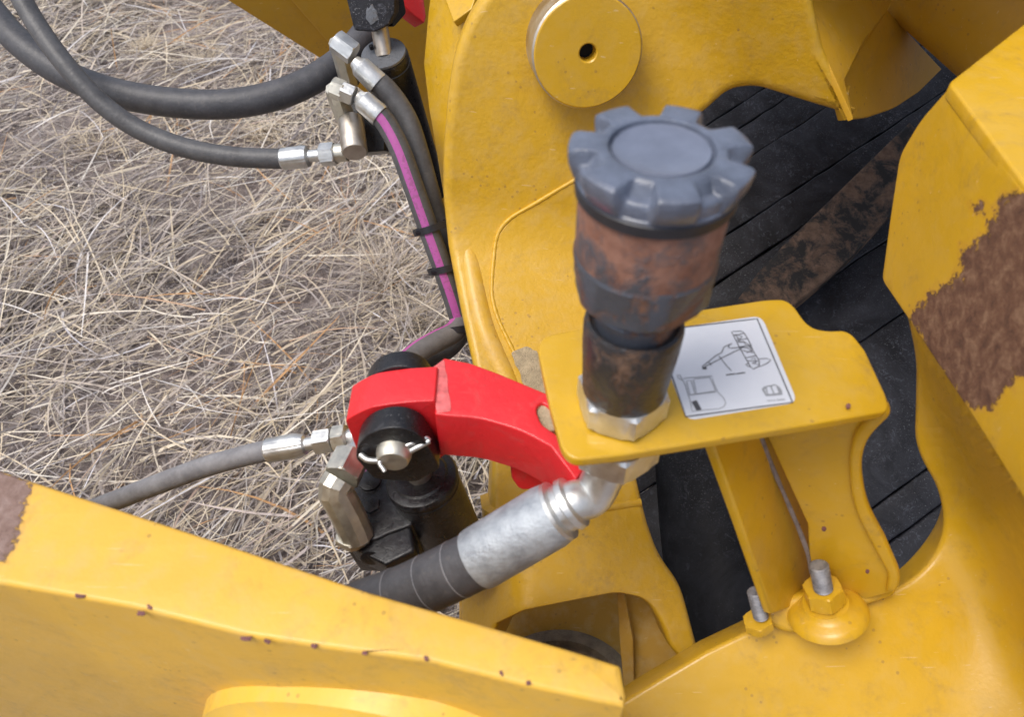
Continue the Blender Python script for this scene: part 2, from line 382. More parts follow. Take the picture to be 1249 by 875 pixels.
WHITE = plain('sticker_white', (.68, .70, .75), .35, var=.03, coat=.3)
INK = plain('sticker_ink', (.10, .10, .11), .5)
INK_G = plain('sticker_grey_ink', (.30, .31, .33), .5)
SEAL = plain('grey_sealant', (.24, .20, .19), .6, var=.3, scale=200, bumpd=.0006)
CHIP = plain('chipped_primer', (.18, .075, .07), .8, var=.3, scale=200)

# ------------------------------------------------------------------ ground
def soil():
    m, t, b = mat_new('dry_soil'); P = pos(t)
    n1 = noise(t, 9, 6, .65, P); n2 = noise(t, 70, 6, .7, P)
    c = ramp(t, n1, [(.3, (.22, .18, .17)), (.5, (.34, .285, .265)), (.72, (.47, .41, .38))])
    c = mix(t, ramp(t, n2, [(.35, (0, 0, 0)), (.6, (1, 1, 1))]), mix(t, .5, c, (.10, .08, .075)), c)
    t.links.new(c, b.inputs['Base Color']); b.inputs['Roughness'].default_value = .95
    bump(t, b, math_(t, 'ADD', n2, n1), .012); return m
gx = np.concatenate([[-60, -20, -8, -4], np.linspace(-2.6, 1.6, 106), [3, 8, 20, 60]]); gy = np.concatenate([[-60, -20, -8, -3, -1], np.linspace(-.3, 3.6, 98), [6, 12, 25, 60]])
def gz(x, y): return .012 * np.sin(x * 5.1 + 1) * np.cos(y * 4.3) + .007 * np.sin(x * 13 + y * 9) + .004 * np.sin(x * 31 - y * 27)
gv = [(x, y, float(gz(x, y)) if abs(x) < 3 and -1 < y < 4 else 0) for y in gy for x in gx]; nx = len(gx)
gf = [(j * nx + i, j * nx + i + 1, (j + 1) * nx + i + 1, (j + 1) * nx + i) for j in range(len(gy) - 1) for i in range(nx - 1)]
me = bpy.data.meshes.new('ground'); me.from_pydata(gv, [], gf); link('ground', me, soil(), kind='structure', smooth=180)

def straw(name):
    m, t, b = mat_new(name); a = t.nodes.new('ShaderNodeAttribute'); a.attribute_name = 'tint'
    c = ramp(t, a.outputs['Fac'], [(0, (.11, .095, .10)), (.25, (.29, .26, .26)), (.5, (.53, .46, .41)), (.72, (.70, .58, .40)), (.88, (.84, .78, .67)), (.955, (.76, .75, .80)), (.992, (.55, .30, .12))])
    c = mix(t, math_(t, 'MULTIPLY', noise(t, 60, 3, .6, pos(t)), .35), c, (.22, .19, .175))
    t.links.new(c, b.inputs['Base Color']); b.inputs['Roughness'].default_value = .65; return m
STRAW = straw('dry_straw')
def blades_mesh(base, az, el, L, wd, curl, tint, seg=4, droop=1.0):
    n = len(L); k = seg + 1; s = np.linspace(0, 1, k)
    P = np.zeros((n, k, 3)); d = np.stack([np.cos(az), np.sin(az)], 1); side = np.stack([-np.sin(az), np.cos(az)], 1)
    for j in range(1, k):
        sj = s[j]; e = el * (1 - .9 * droop * sj); ds = L / seg; a = az + curl * sj
        P[:, j, 0] = P[:, j - 1, 0] + np.cos(a) * np.cos(e) * ds
        P[:, j, 1] = P[:, j - 1, 1] + np.sin(a) * np.cos(e) * ds
        P[:, j, 2] = P[:, j - 1, 2] + np.sin(e) * ds
    P += base[:, None, :]
    P[:, :, 2] = np.maximum(P[:, :, 2], .001)
    a = az[:, None] + curl[:, None] * s[None]
    roll = rng.uniform(-.9, .9, n)[:, None]
    sv = np.stack([-np.sin(a) * np.cos(roll), np.cos(a) * np.cos(roll), np.sin(roll) * np.ones_like(a)], 2)
    wj = (wd[:, None] * (1 - .75 * s[None] ** 2))[..., None] * .5
    V = np.concatenate([(P - sv * wj)[:, :, None], (P + sv * wj)[:, :, None]], 2).reshape(-1, 3)
    b0 = (np.arange(n) * k * 2)[:, None] + (np.arange(seg) * 2)[None]
    Fq = np.stack([b0, b0 + 1, b0 + 3, b0 + 2], 2).reshape(-1, 4)
    me = bpy.data.meshes.new('b'); me.vertices.add(len(V)); me.vertices.foreach_set('co', V.astype('f').ravel())
    me.loops.add(Fq.size); me.loops.foreach_set('vertex_index', Fq.astype('i').ravel())
    me.polygons.add(len(Fq)); me.polygons.foreach_set('loop_start', np.arange(0, Fq.size, 4, dtype='i'))
    at = me.attributes.new('tint', 'FLOAT', 'POINT'); at.data.foreach_set('value', np.repeat(tint, k * 2).astype('f'))
    me.update(); me.validate(); return me
def spots(n, near=True):
    x = rng.uniform(-2.2, .9, n); y = rng.uniform(.05, 3.0, n)
    # keep what lies in or near the strip the view covers
    keep = (x > -.35 - .78 * np.maximum(y, .2) - .35) & (x < .45 + .1 * y)
    x = x[keep]; y = y[keep]; return x, y
def patchy(x, y, f, ph): return .5 + .5 * np.sin(x * f + ph + 1.7 * np.sin(y * f * .7)) * np.cos(y * f * .9 + 2 * ph)
def mat_layer(name, n, Lr, wr, elr, zr, tr, bias, seg, curl, label, thin=(.15, .85)):
    x, y = spots(n); pz = patchy(x, y, 5.3, 1.1); cl = .5 + .5 * np.sin(x * 17 + 2.3 * np.sin(y * 11)) * np.sin(y * 15 + 2.1 * np.cos(x * 9))
    keep = rng.random(len(x)) < thin[0] + thin[1] * np.clip(.45 * pz + .75 * cl, 0, 1); x = x[keep]; y = y[keep]; pz = pz[keep]; n = len(x)
    az = np.where(rng.random(n) < bias, rng.normal(.95, .38, n) + (pz - .5) * 1.3, rng.uniform(0, 2 * math.pi, n))
    az += np.where(rng.random(n) < .5, math.pi, 0)
    base = np.stack([x, y, gz(x, y) + rng.uniform(*zr, n)], 1)
    t = np.clip(rng.uniform(*tr, n) + (patchy(x, y, 8, .3) - .5) * .22, 0, 1)
    me = blades_mesh(base, az, rng.uniform(*elr, n), rng.uniform(*Lr, n) * (.6 + .6 * pz), np.clip(rng.lognormal(0, .38, n), .5, 2.1) * (wr[0] + wr[1]) / 2, rng.normal(0, curl, n), t, seg)
    o = link(name, me, STRAW, kind='stuff', smooth=None); return props(o, label, 'grass')
mat_layer('dead_grass_litter', 190000, (.010, .055), (.0008, .0024), (-.1, .5), (.002, .016), (0, .8), .2, 3, 1.1, 'thatch of short grey and brown broken grass litter covering the soil')
mat_layer('dry_grass', 46000, (.06, .27), (.0011, .0034), (.05, .5), (.004, .02), (.2, .99), .55, 5, .45, 'long pale straw blades lying over the litter beside the machine', thin=(.04, .96))
def tuft(px, py, n, L, label, tr=(.55, .85), name='grass_tuft', spread=.02, el=(.5, 1.4), w=(.001, .002)):
    r = ray(px, py); c = CAM + r * (H / -r.z); az = rng.uniform(0, 2 * math.pi, n)
    base = np.stack([c.x + rng.normal(0, spread, n), c.y + rng.normal(0, spread, n), np.full(n, .0)], 1)
    me = blades_mesh(base, az, rng.uniform(*el, n), rng.uniform(.5, 1, n) * L, rng.uniform(*w, n), rng.normal(0, .4, n), rng.uniform(*tr, n), 4, .8)
    props(link(name, me, STRAW, smooth=None), label, 'grass tuft')
tuft(180, 62, 160, .07, 'pale dry grass tuft in the fork above the thick hose', (.6, .8))
tuft(252, 78, 170, .08, 'spiky straw tuft just above the middle of the thick hose')
tuft(322, 168, 150, .07, 'yellowish grass tuft under the thin hose near its silver end', (.6, .8))
tuft(478, 345, 260, .14, 'dense straw tuft left of the purple banded hose', (.4, .7))
tuft(120, 190, 140, .10, 'loose straw tuft below the crossing of the two left hoses', (.6, .75))
tuft(520, 395, 160, .12, 'flattened straw tuft beside the tied bend of the purple hose', (.4, .75))
def stalk(px, py, q, dz, L, col_t, label):
    r = ray(px, py); c = CAM + r * (H / -r.z); az = np.array([q]); base = np.array([[c.x, c.y, .0]])
    me = blades_mesh(base, az, np.array([dz]), np.array([L]), np.array([.004]), np.array([.1]), np.array([col_t]), 5, .2)
    props(link('grass_stalk', me, STRAW, smooth=None), label, 'stalk')
stalk(143, 85, 1.57, 1.1, .10, 1.0, 'short rust orange stalk standing above the thick hose')
stalk(203, 235, 1.3, .8, .13, .99, 'orange brown stalk bending below the thin hose')

# ------------------------------------------------------------------ black attachment behind the frame
att = thing('black_attachment', 'scuffed black steel attachment of grooved plates behind the yellow frame', 'attachment', W(1000, 300, .95))
PB = pn(1000, 250, .92, cv(-.10, .30, .95))
uB = (PB.at(1072, 165) - PB.at(889, 285)).normalized(); vB = PB.n.cross(uB).normalized()
oB = PB.at(1000, 250)
if vB.dot(U_) < 0: vB = -vB
vo = lambda px, py: (PB.at(px, py) - oB).dot(vB)
grooves = sorted([vo(874, 144) + .24, vo(874, 144) + .12, vo(874, 144) + .055, vo(874, 144), vo(893, 161), vo(920, 188), vo(980, 225), vo(870, 348), vo(870, 348) - .07, vo(870, 348) - .15, vo(1075, 612), vo(1090, 658), vo(1090, 658) - .08, vo(1090, 658) - .2], reverse=True)
for a, b in zip(grooves, grooves[1:]):
    if a - b < .012: continue
    g = .0022; lo = -.55
    while px_of(oB + uB * lo + vB * a)[0] < 640 and lo < .3: lo += .01
    ring = [oB + uB * x + vB * y for x, y in ((lo, a - g), (.65, a - g + .004), (.65, b + g), (lo, b + g - .003))]
    rr_ = []
    for p_, q_ in zip(ring, ring[1:] + ring[:1]):
        m_ = 60 if (q_ - p_).length > .4 else 1
        rr_ += [p_.lerp(q_, k / m_) + vB * random.uniform(-.0008, .0008) for k in range(m_)]
    ring = rr_
    link('steel_strip', plate_mesh(ring, PB.off(random.uniform(-.002, .002)), .012, .002), BLK_T, att)
link('backing_plate', plate_mesh([oB + uB * x + vB * y - PB.n * .014 for x, y in ((-.02, .30), (.7, .30), (.7, -.8), (-.22, -.8), (-.22, -.1))], PB.off(-.014), .01, .001), BLK_D, att)
PBar = PB.off(.06)
plate('rusty_bar', [(893, 374), (925, 332), (960, 294), (1020, 236), (1110, 148), (1150, 190), (1075, 275), (1040, 312), (1005, 343), (970, 372), (935, 410), (860, 420)], PBar, .035, .003, RUSTBAR, att)
# dark rounded housing low in the gap
turned('round_housing', W(835, 470, .92), W(905, 850, .74) - W(835, 470, .92), [(0, .05), (.01, .056), (.5, .056), (.51, .05)], BLK_D, att)
turned('round_housing', W(935, 500, .98), W(975, 850, .8) - W(935, 500, .98), [(0, .03), (.01, .036), (.5, .036), (.51, .03)], BLK_D, att)
for q in ((1013, 660), (1040, 656)):
    turned('rivet', PB.at(*q), PB.n, [(-.002, .0040), (.002, .0038), (.003, .003)], STUDM, att, 16)

# ------------------------------------------------------------------ yellow cross beam at the top left
xb = thing('cross_beam', 'shaded yellow cross beam behind the upper black cylinder', 'beam', W(420, 20, .8))
PX = p3((275, 0, .76), (390, 70, .84), (520, 20, .82))
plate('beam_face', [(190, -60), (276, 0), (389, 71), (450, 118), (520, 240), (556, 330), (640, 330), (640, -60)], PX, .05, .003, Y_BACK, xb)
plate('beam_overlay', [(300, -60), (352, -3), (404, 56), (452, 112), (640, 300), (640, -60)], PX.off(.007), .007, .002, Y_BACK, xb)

# ------------------------------------------------------------------ main cast frame
fr = thing('cast_frame', 'large yellow cast steel frame filling the middle behind the capped coupler', 'frame', W(700, 330, .57))
PA = pn(716, 64, .505, cv(.05, -.50, .865))
PBw = p3((700, 335, .565), (600, 830, .488), (860, 830, .503))
PCf = p3((812, -20, .4866), (890, 108, .521), (1041, 144, .493))
def d_cast(x, y): return .0011 * (math.log1p(math.exp(min(30, (630 - x) / 7))) * 7) * sst(640, 720, y) + smin(smin(dist_at(PA, x, y), dist_at(PBw, x, y), .022), dist_at(PCf, x, y) if x > 780 else 9, .012)
def S_(x, y, h=0): 
    p = W(x, y, d_cast(x, y)); return p + (CAM - p).normalized() * h
link('upper_plate', plate_mesh([Vector((x, y, H - .11)) for x, y in ((.12, .46), (.62, .46), (.70, .95), (.05, .95))], Pl(Vector((.3, .6, H - .11)), UP), .04, .004), Y_BACK, fr)  # unseen slab, added above the view to shade the top right
hole = [(606, 764), (640, 748), (700, 736), (752, 726, 10), (788, 733, 22), (806, 762, 10), (818, 792), (849, 830, 8), (800, 905), (620, 900), (590, 800)]
GX = list(range(560, 760, 12)) + list(range(780, 1040, 12)); GY = list(range(-10, 180, 14)) + list(range(180, 440, 6)) + list(range(460, 800, 40))
wplate('casting', [(640, -90), (600, -20), (572, 20, 20), (556, 60, 20), (547, 110, 20), (541, 180, 20), (540, 235, 20), (547, 300), (563, 380), (577, 445), (596, 520), (601, 560), (598, 618), (588, 622), (590, 660), (606, 700), (560, 731, 8), (557, 800), (555, 930), (840, 930), (862, 850), (854, 800, 10), (843, 757), (832, 717, 18), (812, 690, 14), (802, 672, 12), (791, 640), (784, 612), (779, 590), (765, 540), (760, 440), (765, 350), (800, 300), (822, 200), (838, 152, 15), (862, 136, 10), (890, 110, 14), (922, 107, 14), (985, 127), (1042, 144, 4), (1003, 60), (986, -20), (984, -90)],
       PA, .035, .0065, Y_CAST, fr, d_cast, GX, GY, holes=[hole])
dov = lambda x, y: d_cast(x, y) - .0012
wplate('inner_plate', [(718, 211), (640, 256), (622, 268, 6), (607, 288, 8), (603, 318), (601, 348), (602, 368), (608, 390, 8), (622, 418), (640, 455), (650, 560), (760, 560), (760, 440), (765, 350), (800, 300), (800, 200)], PA, .004, .0008, Y_CAST, fr, dov, GX, GY)
wpath = spline([S_(x, y, .0004) for x, y in ((722, 208), (690, 226), (655, 247), (622, 267), (607, 287), (602, 318), (600, 346), (601, 366), (608, 390), (622, 420), (640, 456))], 14)
bm_link('weld_bead', tube_bm(wpath, lambda s: .0016 + .00010 * math.sin(s * 173) + .00012 * math.sin(s * 37), 12), Y_CAST, fr)
fp = spline([S_(x, y, h) for x, y, h in ((570, 300, -.0105), (576, 335, -.0078), (582, 368, -.0068), (590, 400, -.0066), (602, 430, -.0068), (618, 465, -.0072), (640, 520, -.009))], 10)
bm_link('edge_fillet', tube_bm(fp, .0092, 40), Y_LOW, fr)
wplate('mud_patch', chaikin(jag(0, 0, [(624, 432), (640, 424), (657, 428), (668, 500), (655, 490), (640, 472), (632, 452)], 1.5, 3)), PA, .0012, .0002, MUD, fr, lambda x, y: d_cast(x, y) - .0022, [], [])
# side flange and the folded faces to the right
plate('side_flange', [(530, -60), (521, 20), (516, 78), (522, 130), (533, 195), (541, 245), (556, 300), (580, 300), (580, -60)], p3((520, 60, .60), (540, 240, .62), (562, 60, .57)), .01, .002, Y_CAST, fr)
plate('side_flange', [(522, -60), (540, -8), (553, 26), (575, 10), (600, -60)], p3((530, 0, .57), (552, 26, .55), (590, 0, .54)), .006, .001, Y_SHEET, fr)
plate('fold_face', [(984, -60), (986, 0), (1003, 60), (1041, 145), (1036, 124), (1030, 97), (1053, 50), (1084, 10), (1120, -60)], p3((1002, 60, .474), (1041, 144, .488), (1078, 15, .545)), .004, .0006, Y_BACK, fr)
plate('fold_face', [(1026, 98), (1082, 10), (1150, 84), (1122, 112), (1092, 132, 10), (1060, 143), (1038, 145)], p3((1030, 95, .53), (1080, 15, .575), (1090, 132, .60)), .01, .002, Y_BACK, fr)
# lower block beside the pocket
# pocket interior
plate('pocket_wall', [(758, 722), (826, 732), (846, 800), (850, 930), (772, 930), (762, 830)], p3((760, 720, .585), (860, 720, .55), (770, 880, .56)), .012, .002, Y_POCKET, fr)
plate('pocket_wall', [(560, 700), (775, 690), (790, 930), (560, 930)], pn(680, 780, .63, cv(0, .1, 1)), .01, .001, Y_POCKET, fr)
plate('pocket_rim', [(752, 722), (760, 718), (772, 780), (774, 870), (764, 872), (757, 800)], pn(750, 770, .56, cv(-.3, 0, 1)), .004, .001, Y_POCKET, fr)
# step across the lower casting
bm_link('step_ridge', tube_bm(spline([PBw.at(*q) - PBw.n * .0016 for q in ((705, 624), (745, 619), (782, 613))], 8), .0030, 20), Y_CAST, fr)
bush = thing('pivot_bushing', 'grimy grey round bushing inside the pocket at the end of the arm', 'bushing', W(690, 800, .58))
ax = cv(-.08, .80, .55)
bb = W(686, 905, .60)
bm_ = lathe(bmesh.new(), bb, ax, [(0, .060), (.050, .060), (.052, .0585)], 64)
bm_link('bushing_body', bm_, GRIME, bush)
bm_link('bushing_lip', lathe(bmesh.new(), bb + ax.normalized() * .051, ax, [(0, .048), (.0, .0595), (.003, .0620), (.007, .0605), (.008, .056), (.0075, .050), (.003, .0485), (.0, .048)], 64, cap=False), GRIME, bush)
bm_link('bushing_core', lathe(bmesh.new(), bb + ax.normalized() * .050, ax, [(0, .043), (.003, .043), (.004, .038)], 48), GRIME, bush)

# pivot pin
na = (cv(.12, -.60, .87)).normalized()
pin = thing('pivot_pin', 'thick yellow faced steel pivot pin with a small centre hole', 'pin', W(716, 64, .49))
pf = W(717, 64, .478); Rp = .0352
turned('pin_shank', pf - na * .045, na, [(0, Rp), (.0432, Rp), (.0442, Rp - .0012), (.0440, .0060), (.030, .0058), (.030, .0002)], STEEL, pin, 96)
face = [(0, Rp - .0012), (.0014, Rp - .0010), (.0020, Rp - .0018), (.0020, .0062), (.0012, .0054), (-.008, .0050)]
bm = lathe(bmesh.new(), pf - na * .0012, na, face, 96, cap=False)
bm_link('pin_face', bm, Y_SHEET, pin)
turned('centre_hole', pf - na * .0135, na, [(0, .0050), (.004, .0050)], BLK_D, pin, 32)

# ------------------------------------------------------------------ big tube at the top right
tb = thing('lift_cylinder', 'shaded yellow round tube crossing the top right corner', 'tube', W(1160, -60, .55))
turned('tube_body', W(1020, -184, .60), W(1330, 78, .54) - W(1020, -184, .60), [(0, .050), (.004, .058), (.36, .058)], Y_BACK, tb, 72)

# ------------------------------------------------------------------ right-hand arm (rust patch)
ra = thing('curved_arm', 'big curved yellow steel arm with a brown rust patch at the right edge', 'arm', W(1200, 500, .4))
PT = pn(1157, 108, .38, UP)
Ppt = PT.at(1157, 106); Q = PT.at(1330, 344); Rr = PT.at(1380, -80); Ex = PT.at(1500, 120)
PF = Pl(Ppt, (Q - Ppt).cross(W(1072, 300, .454) - Ppt))
front = [PF.at(*q) for q in rounded([(1157, 106), (1122, 146, 14), (1097, 188, 14), (1086, 260), (1075, 342, 8), (1106, 388, 6), (1180, 500), (1252, 616), (1400, 850), (1480, 1000), (1480, 500), (1330, 344)], 5)]
rust_poly = [(1104, 386), (1130, 362), (1165, 345), (1174, 305), (1202, 280), (1225, 240), (1262, 222), (1320, 290), (1320, 440), (1236, 462), (1214, 498), (1176, 500)]
cm = warp(plate_mesh(front, PF, .035, .0015), PF, lambda x, y: dist_at(PF, x, y), range(1090, 1340, 9), range(215, 540, 9))
link('cheek_plate', paint_rust(cm, PF, [rust_poly, [(1186, 251), (1194, 249), (1197, 262), (1190, 263)]]), Y_CHEEK, ra)
top = [Ppt + PF.n * .0, Q, Ex, Rr]
link('upper_plate', plate_mesh([PT.at(*q) for q in rounded([(1155, 105, 6), (1330, 341), (1500, 480), (1560, -150), (1380, -72)], 4)], PT.off(.0022), .008, .0016), Y_SHEET, ra)
PC = p3((1110, 400, .475), (740, 870, .458), (1249, 870, .440))
cr = Vector((1249 - 1106, 610 - 388)).normalized()
def d_arm(x, y):
    q = (x - 1106) * -cr.y + (y - 388) * cr.x            # pixels below the crease
    dc = dist_at(PC, x, y); df = dist_at(PF, x, y) + .006
    t = max(0, min(1, 1 - q / 150)); d = dc + (min(df, dc) - dc) * t ** 2.4
    return d - .030 * sst(260, 30, math.hypot((x - 1400), (y - 930) * .7)) - .006 * sst(0, 260, x - 1050) * sst(560, 800, y)
wplate('arm_body', [(1104, 380), (1116, 440, 20), (1115, 535, 15), (1124, 562, 14), (1144, 596, 20), (1153, 640, 25), (1142, 680, 22), (1110, 712, 25), (1060, 733), (960, 757), (925, 765), (862, 795), (800, 832), (745, 866), (640, 935), (640, 1000), (1500, 1000), (1500, 380)],
       PC, .03, .003, Y_SHEET, ra, d_arm, range(1090, 1330, 10), list(range(390, 930, 12)), seg=8)
for q, s in (((1240, 598), 5), ((1036, 732), 5), ((1072, 730), 6), ((1185, 255), 2)):
    plate('paint_chip', chaikin(jag(0, 0, [(q[0] - s, q[1] - 2), (q[0] + s, q[1] - 3), (q[0] + s, q[1] + 2), (q[0] - s, q[1] + 2)], 1, 3)), PC.off(.0002), .0006, .0001, CHIP, ra)

# ------------------------------------------------------------------ bottom-left arm
la = thing('loader_arm', 'broad yellow loader arm running across the bottom left corner', 'arm', W(300, 760, .32))
hL = .292; PLt = Pl(Vector((0, 0, H - hL)), UP)
topo = [(-700, 340), (38, 586), (130, 616), (250, 655), (450, 722), (600, 765), (700, 794), (757, 812, 4), (764, 850), (762, 863, 3), (640, 837), (520, 807), (400, 791), (300, 776), (160, 741), (0, 712), (-700, 586)]
am = warp(plate_mesh([PLt.at(*q) for q in rounded(topo)], PLt, .30, .0022), PLt, lambda x, y: dist_at(PLt, x, y), range(-90, 60, 8), range(540, 720, 8))
link('arm_box', paint_rust(am, PLt, [[(-90, 540), (-20, 560), (38, 584), (34, 610), (26, 650), (6, 686), (-90, 705)]]), Y_ARMTOP, la)
PLf = Pl(PLt.at(300, 776), Vector((-.19, -1, .0)))
for q, s in (((98, 727), 6), ((172, 748), 5), ((300, 779), 7), ((326, 783), 4), ((383, 789), 3), ((445, 797), 3), ((645, 833), 3), ((520, 804), 2), ((612, 822), 2), ((182, 741), 3)):
    plate('paint_chip', chaikin(jag(0, 0, [(q[0] - s, q[1] - 3), (q[0] + s, q[1] - 2), (q[0] + s, q[1] + 3), (q[0] - s, q[1] + 2)], 1.2, 3)), PLt.off(.0002), .0006, .0001, CHIP, la)
# round boss on the outer face of the arm, with its stepped rim
Rc = .105; bc = PLf.at(480, 866) - UP * Rc - PLf.n * .004; bax = PLf.n
turned('pivot_boss', bc, bax, [(0, Rc + .012), (.010, Rc + .010), (.013, Rc + .004), (.016, Rc), (.019, Rc - .001), (.021, Rc - .003), (.0215, Rc - .008), (.026, Rc - .010), (.028, Rc - .013), (.028, .08)], Y_ARM, la, 160)

# ------------------------------------------------------------------ bracket that carries the coupler
br = thing('coupler_bracket', 'yellow bracket plate with a white warning sticker, holding the coupler', 'bracket', W(900, 600, .37))
PP = Pl(W(757, 500, .325), UP)
wplate('top_plate', [(653, 412, 22), (700, 402), (800, 386), (936, 365, 12), (964, 365, 22), (985, 398, 22), (1008, 404, 14), (1036, 402, 16), (1056, 428), (1083, 486, 8), (1085, 502, 8), (1000, 516), (900, 532), (760, 555), (690, 563, 24), (672, 500)], PP, .0055, .0012, Y_SHEET, br, lambda x, y: dist_at(PP, x, y) + .0095 * (max(0, x - 990) / 95) ** 2, range(990, 1086, 8), [], seg=8)
PW1 = p3((1083, 500, .350), (940, 540, .390), (1050, 720, .440))
plate('side_panel', [(930, 520), (1078, 490), (1080, 510, 10), (1052, 530, 18), (1043, 565, 22), (1050, 622, 25), (1072, 664), (1094, 708, 12), (1090, 722, 8), (990, 752), (985, 640)], PW1, .005, .001, Y_SHEET, br, seg=8)
plate('bent_edge', [(1068, 508), (1083, 498), (1087, 508, 8), (1058, 536, 18), (1049, 567, 22), (1056, 618, 25), (1079, 660), (1099, 706, 12), (1094, 724, 8), (1080, 724), (1084, 704, 8), (1064, 668), (1040, 622, 25), (1034, 566, 22), (1042, 528, 18)], PW1.off(.004), .006, .0022, Y_SHEET, br, seg=8)
PW2 = p3((870, 540, .345), (935, 533, .392), (945, 742, .428))
plate('web_panel', [(868, 535), (945, 515), (995, 660), (1003, 700), (985, 735), (942, 750), (905, 640)], PW2, .006, .0016, Y_SHEET, br)
bead = spline([min(PW1.at(q[0], q[1]), PW2.at(q[0], q[1]), key=lambda p: (p - CAM).length) for q in ((926, 528, .384), (940, 565, .394), (955, 600, .404), (972, 640, .414), (984, 672, .422), (990, 700, .428))], 10)
bm_link('sealant_bead', tube_bm(bead, lambda s: .0013 + .00012 * math.sin(s * 11) + .0001 * math.sin(s * 27), 10), SEAL, br)
plate('foot_flange', [(932, 750, 8), (948, 733, 20), (985, 722, 20), (1060, 712, 15), (1097, 712, 10), (1094, 728, 10), (1040, 745, 20), (985, 775, 30), (950, 772, 20)], PC.off(.012), .012, .004, Y_SHEET, br)
vax = (W(996, 680, .412) - W(1008, 742, .428)).normalized()
def stud(px, py, d, R, L, axis):
    prof = []; s = 0
    while s < L - .001: prof += [(s, R), (s + .0006, R * .84), (s + .0012, R)]; s += .0012
    prof = [(0, R)]; k = 0; pitch = .0021
    while k * pitch < L: prof += [(k * pitch + pitch * .5, R * .78), ((k + 1) * pitch, R)]; k += 1
    prof.append((prof[-1][0] + .0008, R * .8)); return lathe(bmesh.new(), W(px, py, d), axis, prof, 28)
n1 = W(1007, 737, .436)
hexnut('flange_nut', n1 + vax * .002, vax, .0112, .0115, Y_SHEET, br, .3)
turned('washer_face', n1 - vax * .002, vax, [(-.006, .0225), (-.0035, .0215), (-.0016, .0190), (-.0004, .0160), (.0010, .0138), (.0030, .0126)], Y_SHEET, br)
bm_link('threaded_stud', stud(1006, 728, .430, .0053, .022, vax), STUDM, br, smooth=20)
n2 = W(926, 765, .441)
hexnut('flange_nut', n2, vax, .0088, .006, Y_SHEET, br, .2)
bm_link('threaded_stud', stud(928, 752, .436, .0044, .017, vax), STUDM, br, smooth=20)
for q, pl_, s in (((974, 641), PW2, 2.6), ((1005, 646), PW1, 3), ((1058, 698), PW1, 2.5), ((1035, 495), PP, 3)):
    plate('paint_chip', [(q[0] + s * math.cos(a), q[1] + s * math.sin(a)) for a in np.linspace(0, 5.6, 8)], pl_.off(.0004), .0008, .0001, CHIP, br)
# sticker
st = plate('warning_sticker', [(797, 404, 8), (929, 385, 12), (973, 491, 12), (838, 513, 12)], PP.off(.0003), .0005, .0001, WHITE, br)
def Z(x, y): return (800 + x / 5.47, 370 + y / 5.47)
def K(x, y): return (870 + x / 11.355 - 800) * 5.47, (440 + y / 11.355 - 370) * 5.47
def strokes(name, lines, wd, mat, h=.0005):
    bm = bmesh.new(); pl = PP.off(h)
    for ln in lines:
        P = [pl.at(*Z(*q)) for q in ln]; L = []; Rr = []
        for i, p in enumerate(P):
            t = (P[min(i + 1, len(P) - 1)] - P[max(i - 1, 0)]).normalized(); s = PP.n.cross(t) * wd / 2
            L.append(bm.verts.new(p + s)); Rr.append(bm.verts.new(p - s))
        for i in range(len(P) - 1): bm.faces.new((L[i], L[i + 1], Rr[i + 1], Rr[i]))
    o = bm_link(name, bm, mat, st, smooth=None); return o
strokes('border_line', [[(75, 172), (676, 103), (912, 662), (200, 758), (92, 440)]], .0008, INK)
hand = [[(312, 432), (440, 365), (520, 325), (575, 300), (590, 290)], [(312, 420), (400, 350), (438, 330), (455, 292), (480, 280), (505, 270)], [(312, 416), (312, 440), (335, 440)], [(505, 268), (488, 280), (484, 296), (505, 300), (535, 298), (570, 290)], [(352, 392), (372, 415)], [(420, 352), (440, 374)], [(440, 378), (470, 415), (503, 450)],
        [(505, 190), (535, 250), (560, 300), (600, 370), (632, 425), (650, 440), (690, 420), (690, 385), (650, 320), (615, 240), (585, 195), (570, 186), (512, 188)], [(520, 215), (590, 200)], [(536, 250), (610, 235)], [(545, 215), (575, 222), (560, 240), (545, 228)], [(560, 295), (640, 275)], [(575, 315), (650, 330), (610, 300)], [(598, 365), (670, 350)], [(612, 385), (685, 385), (640, 400), (690, 410)], [(620, 400), (600, 410), (615, 422), (632, 424)], [(690, 372), (735, 368), (768, 378), (745, 400), (700, 420), (688, 420)], [(530, 205), (560, 260), (600, 262), (640, 300)], [(545, 260), (590, 255), (600, 285), (565, 290)], [(590, 300), (625, 290), (640, 318), (605, 330)], [(635, 372), (660, 366), (668, 395), (645, 402)]]
strokes('hand_drawing', hand, .0004, INK)
strokes('dark_mark', [[(316, 436), (338, 430)]], .0014, INK, .00045)
strokes('small_word', [[K(180 + k * 22, 198 - k * 3), K(184 + k * 22, 206 - k * 3)] for k in range(12)] + [[K(182, 200), K(300, 182)], [K(320, 184), K(440, 166)]], .0006, INK, .00047)
cab = [[(196, 500), (372, 485), (385, 530), (410, 590), (450, 630), (466, 665), (455, 690), (420, 706), (330, 712), (240, 722), (235, 680), (225, 640), (200, 560), (185, 520), (150, 500), (143, 478), (160, 478), (175, 510), (196, 500)], [(255, 505), (360, 495), (398, 585), (272, 606), (250, 510)], [(205, 520), (235, 515), (262, 606), (228, 614), (205, 525)], [(225, 612), (400, 592)]]
strokes('cab_drawing', cab, .0004, INK_G)
strokes('small_panel_mark', [[(246, 655), (282, 718)], [(262, 650), (296, 712)]], .0014, INK, .00048)
strokes('book_icon', [[K(725, 365), K(690, 400), K(700, 420), K(735, 482), K(850, 470), K(945, 460), K(930, 410), K(890, 360)]], .0012, INK_G)
